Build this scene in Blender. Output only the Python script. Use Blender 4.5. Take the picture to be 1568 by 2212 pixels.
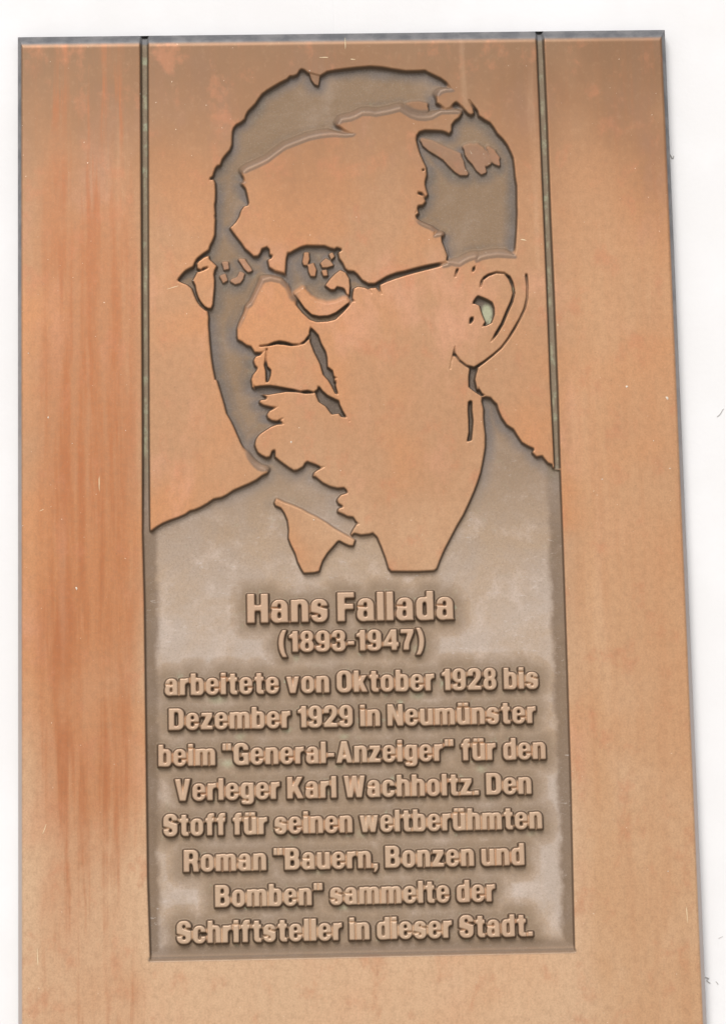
# Cast bronze memorial plaque with a portrait relief and raised lettering on a white wall.
import bpy, math, time
import numpy as np

for o in list(bpy.data.objects):
    bpy.data.objects.remove(o)
scene = bpy.context.scene
COL = scene.collection
MM = 0.001
TOP = 2.30            # height of the plaque's top edge above the ground, metres
FRONT = 0.016         # distance of the plaque's front face from the wall

# ------------------------------------------------------------------ camera
cam_d = bpy.data.cameras.new('camera')
cam = bpy.data.objects.new('camera', cam_d)
COL.objects.link(cam)
cam.location = (-56.9828 * MM, -2052.5555 * MM, TOP + -732.2727 * MM)
cam.rotation_euler = (1.7427811, 0.0217205, -0.0277612)
cam_d.sensor_fit = 'VERTICAL'
cam_d.sensor_height = 36.0
cam_d.sensor_width = 36.0
cam_d.lens = 36.0 * 6000.0 / 2212.0
cam_d.clip_start = 0.01
cam_d.clip_end = 500.0
scene.camera = cam

# ------------------------------------------------------------------ light
SUN_EL, SUN_AZ = math.radians(44.0), math.radians(-14.0)     # azimuth from the wall's normal, to the left
world = bpy.data.worlds.new('World')
scene.world = world
world.use_nodes = True
wn, wl = world.node_tree.nodes, world.node_tree.links
wn.clear()
sky = wn.new('ShaderNodeTexSky')
sky.sky_type = 'NISHITA'
sky.sun_disc = False
sky.sun_elevation = SUN_EL
sky.sun_rotation = math.radians(180.0) - SUN_AZ
sky.air_density = 1.0
sky.dust_density = 3.0
sky.ozone_density = 1.0
bg = wn.new('ShaderNodeBackground')
bg.inputs['Strength'].default_value = 0.07
wo = wn.new('ShaderNodeOutputWorld')
# below the horizon: unseen warm glow added to brighten the plate's lower part
wtc = wn.new('ShaderNodeTexCoord')
wsep = wn.new('ShaderNodeSeparateXYZ')
wl.new(wtc.outputs['Generated'], wsep.inputs[0])
whor = wn.new('ShaderNodeMapRange')
whor.inputs['From Min'].default_value = 0.02
whor.inputs['From Max'].default_value = -0.03
wl.new(wsep.outputs['Z'], whor.inputs['Value'])
wmix = wn.new('ShaderNodeMixShader')
gbg = wn.new('ShaderNodeBackground')
gbg.inputs['Color'].default_value = (1.0, 0.92, 0.83, 1)
gbg.inputs['Strength'].default_value = 0.50
wl.new(sky.outputs['Color'], bg.inputs['Color'])
wl.new(whor.outputs['Result'], wmix.inputs[0])
wl.new(bg.outputs['Background'], wmix.inputs[1])
wl.new(gbg.outputs['Background'], wmix.inputs[2])
wl.new(wmix.outputs['Shader'], wo.inputs['Surface'])

sun_d = bpy.data.lights.new('sun', 'SUN')
sun_d.energy = 2.2
sun_d.angle = math.radians(34.0)
sun_d.color = (1.0, 0.975, 0.95)
sun = bpy.data.objects.new('sun', sun_d)
COL.objects.link(sun)
# the lamp shines along its local -Z
sx, sy, sz = (math.sin(SUN_AZ) * math.cos(SUN_EL), -math.cos(SUN_AZ) * math.cos(SUN_EL), math.sin(SUN_EL))
from mathutils import Vector
sun.rotation_euler = Vector((-sx, -sy, -sz)).to_track_quat('-Z', 'Y').to_euler()
sun.location = (sx * 5, sy * 5, TOP + sz * 5)

vs = scene.view_settings
vs.view_transform = 'Standard'
vs.look = 'None'
vs.exposure = 0.33
vs.gamma = 1.0
vs.use_curve_mapping = False
scene.cycles.use_denoising = True
scene.cycles.max_bounces = 6

# ------------------------------------------------------------------ traced outlines, tenths of a millimetre
# x to the right of the plaque's middle, y up from its top edge
RECESS = {
 'main':"849,-465 820,-425 801,-398 756,-362 702,-335 657,-311 634,-296 575,-299 484,-299 393,-284 302,-266 211,-258 149,-263 103,-266 12,-276 -80,-288 -125,-297 -158,-318 -181,-331 -235,-314 -267,-307 -294,-283 -321,-272 -339,-285 -358,-318 -386,-330 -413,-329 -436,-355 -491,-382 -546,-415 -592,-443 -629,-471 -657,-508 -685,-551 -712,-579 -740,-607 -759,-640 -768,-672 -796,-696 -832,-714 -855,-742 -865,-775 -868,-822 -871,-879 -885,-916 -917,-953 -945,-990 -961,-1035 -983,-1040 -1000,-1065 -1014,-1102 -1019,-1123 -1041,-1139 -1042,-1164 -1012,-1159 -1003,-1182 -1000,-1243 -1003,-1318 -1013,-1374 -1006,-1430 -1010,-1347 -1016,-1403 -1005,-1468 -1009,-1533 -1011,-1589 -1028,-1635 -1048,-1672 -1057,-1705 -1085,-1723 -1116,-1746 -1148,-1773 -1166,-1805 -1176,-1833 -1203,-1846 -1234,-1864 -1257,-1887 -1280,-1915 -1298,-1942 -1289,-1956 -1258,-1970 -1222,-1985 -1191,-2013 -1174,-2059 -1152,-2115 -1126,-2152 -1090,-2185 -1072,-2195 -1066,-2236 -1069,-2291 -1064,-2365 -1058,-2457 -1050,-2549 -1038,-2640 -1021,-2732 -1009,-2730 -983,-2822 -958,-2913 -941,-2986 -910,-3041 -885,-3096 -859,-3160 -837,-3215 -807,-3279 -772,-3334 -738,-3379 -698,-3414 -647,-3431 -646,-3440 -677,-3458 -722,-3493 -776,-3519 -829,-3541 -891,-3567 -945,-3602 -981,-3620 -1043,-3632 -1087,-3663 -1141,-3693 -1185,-3711 -1221,-3719 -1256,-3745 -1309,-3767 -1371,-3788 -1425,-3810 -1469,-3836 -1496,-3855 -1508,-3864 -1510,-3832 -1581,-3855 -1571,-4408 -1564,-6460 -1548,-7059 -278,-7066 1562,-7062 1577,-5845 1580,-4951 1581,-4306 1579,-3449 1522,-3434 1518,-3395 1517,-3409 1486,-3399 1460,-3367 1443,-3340 1398,-3348 1372,-3320 1386,-3302 1382,-3285 1338,-3265 1294,-3237 1260,-3182 1235,-3136 1182,-3099 1148,-3044 1123,-2980 1116,-2943 1089,-2915 1068,-2887 1028,-2878 992,-2879 986,-2923 998,-2978 996,-3050 999,-3105 1006,-3178 1003,-3269 992,-3332 977,-3405 962,-3468 937,-3540 908,-3612 871,-3692 823,-3790 777,-3862 725,-3957 674,-4050 640,-4125 614,-4191 597,-4203 478,-4207 372,-4205 282,-4202 267,-4183 247,-4107 217,-4021 187,-3945 151,-3907 124,-3917 60,-3923 7,-3907 -10,-3923 7,-3889 30,-3854 57,-3850 31,-3823 9,-3786 -35,-3781 -70,-3762 -105,-3746 -100,-3730 -60,-3718 -73,-3699 -99,-3683 -108,-3663 -103,-3652 -81,-3627 -27,-3612 -35,-3583 -57,-3560 -110,-3564 -163,-3549 -216,-3521 -242,-3498 -268,-3475 -284,-3472 -277,-3451 -254,-3435 -227,-3422 -185,-3401 -227,-3403 -267,-3380 -306,-3366 -333,-3354 -355,-3370 -369,-3397 -409,-3419 -432,-3423 -463,-3404 -506,-3372 -541,-3344 -566,-3321 -565,-3271 -580,-3262 -602,-3275 -616,-3316 -639,-3320 -674,-3301 -696,-3283 -709,-3255 -717,-3228 -710,-3192 -699,-3172 -681,-3152 -645,-3127 -600,-3098 -555,-3081 -497,-3077 -521,-3047 -495,-3024 -519,-3025 -555,-3042 -590,-3037 -617,-3019 -623,-3000 -607,-2975 -562,-2953 -521,-2925 -553,-2938 -606,-2930 -651,-2918 -677,-2901 -675,-2890 -634,-2886 -618,-2864 -676,-2817 -729,-2780 -733,-2752 -737,-2725 -723,-2689 -700,-2662 -686,-2634 -708,-2611 -717,-2579 -703,-2552 -671,-2543 -629,-2500 -674,-2510 -710,-2508 -736,-2463 -772,-2452 -807,-2424 -834,-2410 -839,-2387 -833,-2332 -814,-2286 -786,-2231 -763,-2167 -731,-2140 -694,-2066 -657,-1993 -639,-1961 -585,-1948 -513,-1965 -469,-2014 -452,-2047 -425,-2089 -423,-1950 -467,-1899 -494,-1890 -548,-1874 -588,-1848 -598,-1797 -573,-1786 -557,-1758 -582,-1748 -584,-1711 -607,-1683 -627,-1692 -653,-1701 -664,-1733 -681,-1756 -708,-1758 -734,-1732 -770,-1699 -796,-1657 -831,-1610 -867,-1559 -880,-1538 -866,-1526 -839,-1498 -811,-1452 -797,-1406 -774,-1373 -747,-1369 -738,-1350 -733,-1368 -737,-1331 -745,-1284 -758,-1227 -780,-1192 -762,-1176 -766,-1152 -777,-1122 -774,-1105 -738,-1082 -665,-1051 -592,-1014 -519,-958 -455,-912 -363,-876 -272,-841 -181,-823 -90,-815 10,-820 64,-815 84,-799 46,-792 2,-765 -43,-731 -15,-701 49,-692 94,-674 140,-648 202,-649 243,-657 339,-641 430,-617 466,-641 511,-672 565,-691 620,-695 675,-687 712,-665 749,-644 831,-642 881,-646 922,-647 923,-599 887,-566 865,-551 842,-565 814,-598 786,-609 750,-578 722,-561 727,-511 753,-481 790,-468",
 'hair_right':"860,-556 887,-566 923,-599 958,-647 976,-657 993,-648 986,-610 965,-562 952,-538 972,-543 1005,-586 1036,-629 1044,-667 1084,-696 1129,-725 1155,-763 1181,-811 1225,-859 1256,-906 1281,-963 1298,-1011 1305,-1086 1309,-1161 1319,-1237 1316,-1368 1315,-1453 1309,-1547 1299,-1659 1292,-1752 1287,-1798 1220,-1793 1148,-1787 1076,-1795 1021,-1808 984,-1829 978,-1801 931,-1814 894,-1832 857,-1857 821,-1852 785,-1842 750,-1830 755,-1791 743,-1735 722,-1669 724,-1618 674,-1624 665,-1624 670,-1589 639,-1561 603,-1546 559,-1522 528,-1489 524,-1461 543,-1438 539,-1405 524,-1451 546,-1440 538,-1404 548,-1376 584,-1372 603,-1349 590,-1311 546,-1294 548,-1266 587,-1274 611,-1307 621,-1293 610,-1255 602,-1218 603,-1189 617,-1138 614,-1077 593,-1030 567,-963 555,-916 543,-859 548,-822 572,-789 618,-775 690,-778 745,-782 781,-792 803,-806 818,-787 819,-740 847,-703 880,-679 894,-646",
 'lens_right':"-482,-1912 -476,-1857 -471,-1792 -456,-1732 -438,-1735 -402,-1714 -356,-1691 -311,-1678 -230,-1681 -167,-1682 -131,-1699 -95,-1709 -77,-1695 -34,-1713 -37,-1733 -60,-1747 -52,-1789 -26,-1826 -9,-1868 9,-1882 54,-1887 85,-1916 116,-1958 160,-1984 205,-1984 251,-1957 296,-1930 369,-1903 441,-1888 505,-1871 596,-1849 686,-1832 750,-1823 772,-1819 776,-1856 685,-1875 594,-1897 504,-1919 440,-1937 368,-1959 295,-1985 251,-2006 251,-2034 264,-2080 250,-2078 226,-2047 213,-2029 168,-2033 189,-2075 176,-2072 154,-2042 132,-2028 78,-2018 51,-2031 43,-2068 40,-2105 60,-2137 33,-2134 8,-2169 -34,-2215 -98,-2274 -161,-2288 -241,-2291 -295,-2272 -348,-2221 -400,-2156 -444,-2084 -478,-1996",
 'mouth':"-737,-2757 -711,-2777 -675,-2772 -604,-2769 -550,-2777 -488,-2790 -426,-2802 -372,-2817 -319,-2811 -274,-2824 -247,-2806 -247,-2778 -225,-2788 -203,-2820 -168,-2853 -124,-2876 -81,-2897 -76,-2927 -54,-2977 -23,-3034 -73,-3027 -90,-3001 -144,-3008 -170,-2971 -187,-2945 -240,-2908 -256,-2869 -264,-2840 -284,-2842 -337,-2844 -408,-2831 -480,-2827 -551,-2837 -614,-2847 -712,-2844",
 'philtrum':"-635,-2484 -610,-2484 -617,-2507 -624,-2580 -615,-2626 -588,-2652 -594,-2700 -612,-2747 -636,-2754 -638,-2663 -648,-2617 -642,-2580 -631,-2507",
 'nose_line':"-684,-2460 -616,-2452 -571,-2434 -527,-2424 -473,-2434 -429,-2450 -375,-2452 -339,-2427 -306,-2383 -284,-2365 -289,-2411 -339,-2456 -384,-2469 -438,-2473 -491,-2463 -545,-2458 -608,-2471 -679,-2477",
 'nasolabial':"-303,-2363 -291,-2317 -260,-2348 -226,-2387 -206,-2451 -173,-2516 -164,-2562 -161,-2635 -123,-2664 -115,-2709 -90,-2724 -111,-2746 -112,-2730 -94,-2732 -104,-2781 -86,-2856 -114,-2846 -140,-2789 -166,-2743 -205,-2697 -226,-2614 -269,-2522 -299,-2439",
 'fleck_cheek':"-16,-3051 2,-3060 -12,-3065",
 'hair_stroke':"829,-1880 855,-1883 832,-1931 826,-1954 811,-1949 819,-1912",
 'hair_stroke2':"954,-1873 983,-1859 973,-1896 956,-1919 946,-1912",
 'sideburn':"719,-1623 742,-1615 763,-1679 778,-1763 791,-1782 777,-1819 750,-1828 760,-1781 743,-1725 722,-1669",
 'dot1':"582,-1095 601,-1086 614,-1100 595,-1116",
 'dot2':"665,-1594 675,-1587 679,-1617 668,-1627",
 'ear_outer':"1352,-1929 1374,-1930 1378,-2032 1372,-2124 1352,-2207 1313,-2285 1266,-2368 1218,-2441 1162,-2513 1098,-2569 1024,-2626 974,-2662 971,-2680 959,-2717 951,-2753 965,-2825 972,-2804 1002,-2859 1032,-2876 994,-2886 930,-2841 895,-2811 896,-2729 905,-2674 902,-2663 880,-2653 832,-2614 806,-2577 794,-2568 775,-2618 768,-2670 756,-2666 769,-2604 784,-2542 799,-2490 811,-2490 806,-2542 841,-2594 889,-2635 943,-2650 1011,-2608 1085,-2554 1149,-2499 1201,-2431 1248,-2355 1296,-2276 1332,-2202 1353,-2122 1359,-2032 1352,-1957",
 'ear_helix':"1001,-2036 1011,-1980 1035,-1948 1072,-1925 1135,-1908 1198,-1916 1243,-1948 1264,-1998 1276,-2081 1256,-2155 1216,-2238 1177,-2329 1130,-2404 1083,-2463 1072,-2460 1107,-2393 1155,-2315 1193,-2228 1232,-2145 1252,-2084 1245,-2030 1224,-1974 1193,-1934 1135,-1928 1076,-1949 1034,-1980 1016,-2036",
 'concha':"943,-2169 948,-2141 976,-2103 990,-2093 1026,-2108 1066,-2127 1101,-2150 1115,-2195 1114,-2250 1089,-2316 1046,-2337 1007,-2345 1034,-2304 1013,-2249 994,-2179 966,-2163",
 'ear_dot':"913,-2319 919,-2275 931,-2261 956,-2262 950,-2294 927,-2323",
 'neck_line':"888,-2921 906,-2910 926,-2917 922,-2985 929,-3068 922,-3140 911,-3224 868,-3235 886,-3158 886,-3067 884,-2985",
 'groove_left':"-1563,142 -1564,-83 -1575,-3213 -1580,-3883 -1509,-3884 -1510,-3709 -1508,-3000 -1502,-1923 -1497,-936 -1491,141",
 'groove_right':"1497,106 1494,-82 1498,-679 1502,-1307 1507,-2039 1510,-2798 1517,-3227 1519,-3458 1579,-3459 1582,-2835 1579,-2113 1572,-1455 1570,-680 1564,-82 1563,105",
}
ISLANDS = {
 'lens_left':"-1138,-1818 -1121,-1801 -1085,-1774 -1056,-1763 -1052,-1788 -1023,-1816 -999,-1840 -1013,-1868 -1021,-1904 -1015,-1951 -1018,-2015 -1026,-2089 -1030,-2135 -1041,-2163 -1059,-2164 -1085,-2149 -1112,-2116 -1132,-2078 -1147,-2027 -1152,-1986 -1170,-1949 -1150,-1912 -1138,-1887 -1121,-1886 -1086,-1872 -1052,-1853 -1059,-1837 -1100,-1846 -1113,-1859 -1136,-1852",
 'lens_lower':"-399,-2071 -368,-2113 -329,-2173 -276,-2224 -223,-2238 -151,-2234 -96,-2211 -42,-2170 -3,-2139 -18,-2122 -32,-2122 -86,-2149 -158,-2162 -239,-2138 -292,-2100 -345,-2039",
 'eye':"-164,-2002 -127,-1954 -91,-1918 -54,-1891 -18,-1910 8,-1956 13,-2012 7,-2077 -8,-2067 -21,-2028 -39,-2017 -83,-2006 -102,-2031 -129,-2030",
 'glint1':"-336,-1812 -321,-1748 -296,-1748 -291,-1794 -307,-1836 -330,-1833",
 'glint2':"-294,-1845 -260,-1832 -241,-1879 -248,-1923 -278,-1921 -292,-1887",
 'glint3':"-197,-1828 -160,-1796 -133,-1815 -112,-1842 -152,-1854 -188,-1855",
 'glint4':"-131,-1760 -114,-1752 -101,-1774 -120,-1792",
 'glint5':"-189,-1890 -162,-1887 -155,-1919 -181,-1921",
 'l1':"-944,-1818 -913,-1818 -905,-1855 -935,-1861",
 'l2':"-961,-1924 -934,-1913 -919,-1948 -944,-1963",
 'l3':"-881,-1957 -836,-1937 -813,-1896 -792,-1908 -796,-1935 -818,-1965 -854,-1975",
 'l4':"-818,-1794 -785,-1797 -732,-1876 -753,-1884 -781,-1857",
 'collar':"-578,-3677 -566,-3655 -512,-3683 -459,-3702 -388,-3735 -327,-3772 -275,-3797 -205,-3841 -135,-3892 -74,-3929 -21,-3959 5,-3975 -3,-4006 -31,-4004 -66,-3987 -101,-3966 -119,-3970 -155,-4012 -200,-4061 -236,-4118 -253,-4163 -263,-4196 -300,-4205 -370,-4207 -388,-4178 -413,-4124 -430,-4061 -464,-3989 -479,-3944 -475,-3881 -483,-3809 -504,-3755 -532,-3711 -572,-3693",
 'tab_top':"-258,-309 -217,-315 -183,-329 -189,-377 -196,-410 -219,-400 -241,-367",
 'tab_hair':"488,-589 522,-577 586,-574 632,-586 644,-629 602,-657 575,-650 539,-636 503,-615",
 'lock1':"597,-871 669,-889 741,-926 822,-967 876,-991 900,-1043 913,-1100 931,-1138 881,-1137 841,-1108 796,-1060 757,-1013 703,-975 650,-941 605,-900",
 'lock2':"923,-930 959,-919 987,-920 1012,-974 1038,-1026 1060,-1064 1074,-1121 1044,-1134 1009,-1101 983,-1054 948,-1015 927,-977",
 'lock3':"1014,-917 1050,-941 1081,-975 1104,-1027 1112,-1055 1087,-1069 1065,-1055 1044,-998",
 'lock4':"1104,-942 1140,-966 1175,-1018 1182,-1067 1151,-1054 1131,-1037 1112,-989",
}
REGIONS = {
 'head':"-643,-3434 -746,-3315 -898,-3010 -1015,-2615 -1063,-2255 -1062,-2190 -1166,-2072 -1291,-1944 -1128,-1783 -1056,-1675 -1001,-1493 -1025,-1145 -867,-741 -649,-448 -325,-273 211,-246 639,-296 857,-455 1041,-655 1257,-843 1327,-1232 1298,-1799 1378,-1964 1375,-2182 1261,-2441 1079,-2622 944,-2670 909,-2788 995,-2861 994,-3112 979,-3396 828,-3819 625,-4237 272,-4231 150,-3930 -9,-3928 -124,-3591 -418,-3480 -556,-3407",
 'hair':"921,-467 782,-335 319,-217 -361,-265 -866,-649 -1085,-1126 -1018,-1456 -732,-1204 -730,-1101 -87,-844 91,-846 487,-688 881,-634 451,-703 444,-962 398,-1403 535,-1588 709,-1736 741,-1853 990,-1813 1291,-1803 1368,-1048 1129,-711",
 'ear':"935,-1885 1097,-1778 1238,-1817 1324,-1891 1405,-2110 1363,-2327 1143,-2612 965,-2681 789,-2679 722,-2570 777,-2463 869,-2319 911,-2103",
 'spect':"-986,-1730 -1091,-1656 -1323,-1925 -1236,-2042 -1132,-2196 -1034,-2212 -983,-2021 -673,-1978 -619,-1906 -489,-1901 -448,-2228 -222,-2346 -63,-2287 47,-2090 226,-1948 742,-1828 760,-1792 227,-1911 35,-1836 -16,-1726 -209,-1657 -464,-1683 -502,-1864 -636,-1844 -881,-1786",
}
SOFT = [
 "-909,-1238 -888,-944 -153,-584 565,-407 940,-430 950,-717 483,-851 -161,-1028 -662,-1241",
 "727,-1718 1419,-1673 1410,-1965 721,-1955",
 "-872,-2366 -689,-1898 -565,-1827 -390,-1902 -359,-2120 -676,-2152 -784,-2367",
 "503,-1477 766,-1591 761,-1773 637,-1753",
 "-796,-3225 -556,-3424 -557,-3477 -800,-3473",
]
PANEL = "-1489,66 1494,31 1502,-1307 1510,-2798 1522,-3434 1579,-3449 1581,-4306 1580,-4951 1577,-5845 1562,-7062 -278,-7066 -1548,-7059 -1564,-6460 -1571,-4408 -1581,-3855 -1510,-3832"
LINES = [
 ('Hans Fallada', -79.9, 73.7, -457.9, 21.6),
 ('(1893-1947)', -56.3, 50.5, -480.2, 15.4),
 ('arbeitete von Oktober 1928 bis', -141.7, 135.2, -511.0, 15.9),
 ('Dezember 1929 in Neumünster', -139.0, 132.7, -536.7, 15.9),
 ('beim "General-Anzeiger" für den', -146.9, 139.0, -563.4, 15.9),
 ('Verleger Karl Wachholtz. Den', -135.0, 127.6, -589.0, 15.9),
 ('Stoff für seinen weltberühmten', -143.7, 134.7, -614.7, 15.9),
 ('Roman "Bauern, Bonzen und', -129.1, 120.8, -641.0, 15.9),
 ('Bomben" sammelte der', -106.5, 98.6, -667.1, 15.9),
 ('Schriftsteller in dieser Stadt.', -134.7, 125.3, -692.8, 15.9),
]
FLECKS = [(-45.1, -321.3, 0.66, 0.96, 0), (-206.6, -429.8, 0.72, 1.32, 0.3), (-227.3, -299.5, 0.6, 0.9, 0), (-25.8, -29.6, 0.48, 0.48, 0), (-29.2, -381.0, 0.48, 0.66, 0.2), (209.7, -282.5, 1.05, 0.84, 0.4), (240.0, -291.9, 0.96, 1.56, 0.5), (188.4, -353.6, 0.84, 0.42, 0.2), (239.9, -346.2, 0.77, 0.42, 0.1), (228.4, -324.7, 0.36, 0.54, 0), (-242.1, -249.7, 0.42, 0.48, 0.3), (-209.3, -319.7, 0.36, 0.36, 0), (-169.3, -310.4, 0.36, 0.36, 0), (-117.2, -194.9, 0.3, 0.48, 0), (226.2, -647.8, 0.54, 0.36, 0), (125.1, -230.0, 0.24, 0.24, 0), (-132.7, -167.1, 0.24, 0.24, 0)]
SCRATCHES = [(-189.3, -350.5, 0.35, 7.0, 0.0), (134.9, -166.5, 2.6, 0.45, -0.2), (-14.5, -18.9, 4.2, 0.35, 0), (7.6, -20.7, 2.2, 0.35, -0.1), (-132.7, -200.1, 5.5, 0.28, 0.28), (-230.7, -607.7, 0.3, 4.6, -0.35), (-235.9, -700.5, 0.3, 8, 0.04), (238.9, -679.4, 0.3, 7, 0.03), (158.9, -233.7, 0.3, 1.2, 0), (2.1, -8.3, 0.3, 5, 0.0), (-232.3, -370.2, 2.2, 0.25, 0.4)]
THREADS = [('short curved grey thread alone on the wall, right of the middle of the plaque', [(280.0, -303.5), (281.8, -302.1), (283.4, -300.0), (284.1, -298.5), (285.2, -297.5)], 0.3), ('dark curled fleck of dust touching the upper right edge of the plaque', [(252.3, -95.4), (253.3, -96.9), (253.6, -98.4), (254.7, -98.1), (255.1, -96.6)], 0.45), ('tiny dark thread on the wall near the lower right edge, farthest from the plaque', [(260.4, -728.4), (261.4, -729.5), (262.0, -730.5)], 0.3), ('ragged grey cobweb tuft touching the lower right edge of the plaque', [(251.3, -725.5), (253.3, -725.3), (255.4, -726.0), (253.6, -727.3), (254.9, -728.7), (256.2, -729.4)], 0.4), ('faint short thread high on the wall above the cobweb tuft', [(263.8, -697.1), (265.2, -696.5), (267.0, -695.8)], 0.2)]
BLOOM = [(105.4, -223.1, 4.2, 7.5, 1.0), (108.8, -230.5, 2.5, 4, 1.0), (125.8, -204.9, 1.4, 2.2, 1.0), (-22.2, -35.7, 2.5, 3.5, 0.6), (-154.6, -237.4, 1.2, 8.5, 0.42), (-154.3, -248.4, 1.1, 3.1, 0.42), (-153.3, -126.1, 1.3, 9.0, 0.42), (-154.1, -220.3, 1.7, 5.4, 0.42), (-153.6, -116.9, 1.2, 8.6, 0.42), (-154.6, -286.4, 1.8, 3.4, 0.42), (-152.2, -52.7, 1.9, 7.9, 0.42), (-153.9, -197.6, 1.9, 8.3, 0.42), (-154.3, -301.8, 1.5, 7.4, 0.42), (-153.3, -188.3, 2.1, 8.3, 0.42), (-153.0, -50.4, 1.6, 4.5, 0.42), (-153.3, -185.4, 1.8, 4.8, 0.42), (-154.4, -316.6, 1.7, 6.2, 0.42), (-154.2, -234.7, 2.1, 7.1, 0.42), (-155.3, -324.1, 2.2, 7.0, 0.42), (-154.9, -272.4, 1.4, 6.3, 0.42), (153.6, -196.3, 1.3, 7.6, 0.42), (153.7, -214.5, 2.2, 4.9, 0.42), (153.0, -61.3, 1.7, 7.5, 0.42), (153.5, -169.8, 1.5, 3.5, 0.42), (154.0, -292.6, 1.2, 6.0, 0.42), (153.4, -149.3, 1.3, 7.2, 0.42), (153.9, -252.6, 1.6, 7.1, 0.42), (153.6, -190.0, 2.1, 5.0, 0.42), (153.2, -95.2, 1.2, 3.1, 0.42), (-44.2, -484.4, 4.5, 3.8, 0.4), (47.2, -479.2, 8.7, 4.9, 0.4), (-9.3, -543.7, 5.5, 3.2, 0.4), (-96.8, -562.5, 7.4, 4.9, 0.4), (-13.1, -565.8, 5.7, 3.4, 0.4), (-60.1, -614.2, 4.7, 4.7, 0.4), (1.2, -615.5, 5.9, 4.7, 0.4), (91.2, -569.6, 5.9, 4.7, 0.4), (-18.6, -584.5, 7.4, 2.8, 0.4), (-103.0, -514.4, 8.9, 4.5, 0.4), (-86.2, -542.2, 5.4, 4.1, 0.4), (-30.0, -641.9, 7.6, 4.8, 0.4), (-13.5, -669.1, 6.2, 3.1, 0.4), (127.4, -618.0, 5.5, 3.3, 0.4), (44.6, -513.7, 7.9, 5.0, 0.4), (-52.0, -537.7, 5.6, 3.4, 0.4)]


def pts(s):
    return np.array([[float(v) for v in t.split(',')] for t in s.split()]) * 0.1

# ------------------------------------------------------------------ lettering: heavy condensed sans, cap height 1
def R(x0, y0, x1, y1, r=0.0):
    return [(x0, y0, r), (x0, y1, r), (x1, y1, r), (x1, y0, r)]

def rounded(poly, n=5):
    out = []
    m = len(poly)
    for i in range(m):
        p = poly[i]
        x, y = p[0], p[1]
        r = p[2] if len(p) > 2 else 0.0
        if r <= 0:
            out.append((x, y))
            continue
        a, b = poly[i - 1], poly[(i + 1) % m]
        da = math.hypot(a[0] - x, a[1] - y)
        db = math.hypot(b[0] - x, b[1] - y)
        ra, rb = min(r, da * 0.5), min(r, db * 0.5)
        pa = (x + (a[0] - x) / da * ra, y + (a[1] - y) / da * ra)
        pb = (x + (b[0] - x) / db * rb, y + (b[1] - y) / db * rb)
        for k in range(n + 1):
            t = k / n
            w0, w1, w2 = (1 - t) ** 2, 1.3 * t * (1 - t), t * t      # a little fuller than a parabola's hull midpoint
            s = w0 + w1 + w2
            out.append(((w0 * pa[0] + w1 * x + w2 * pb[0]) / s, (w0 * pa[1] + w1 * y + w2 * pb[1]) / s))
    return out

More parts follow.
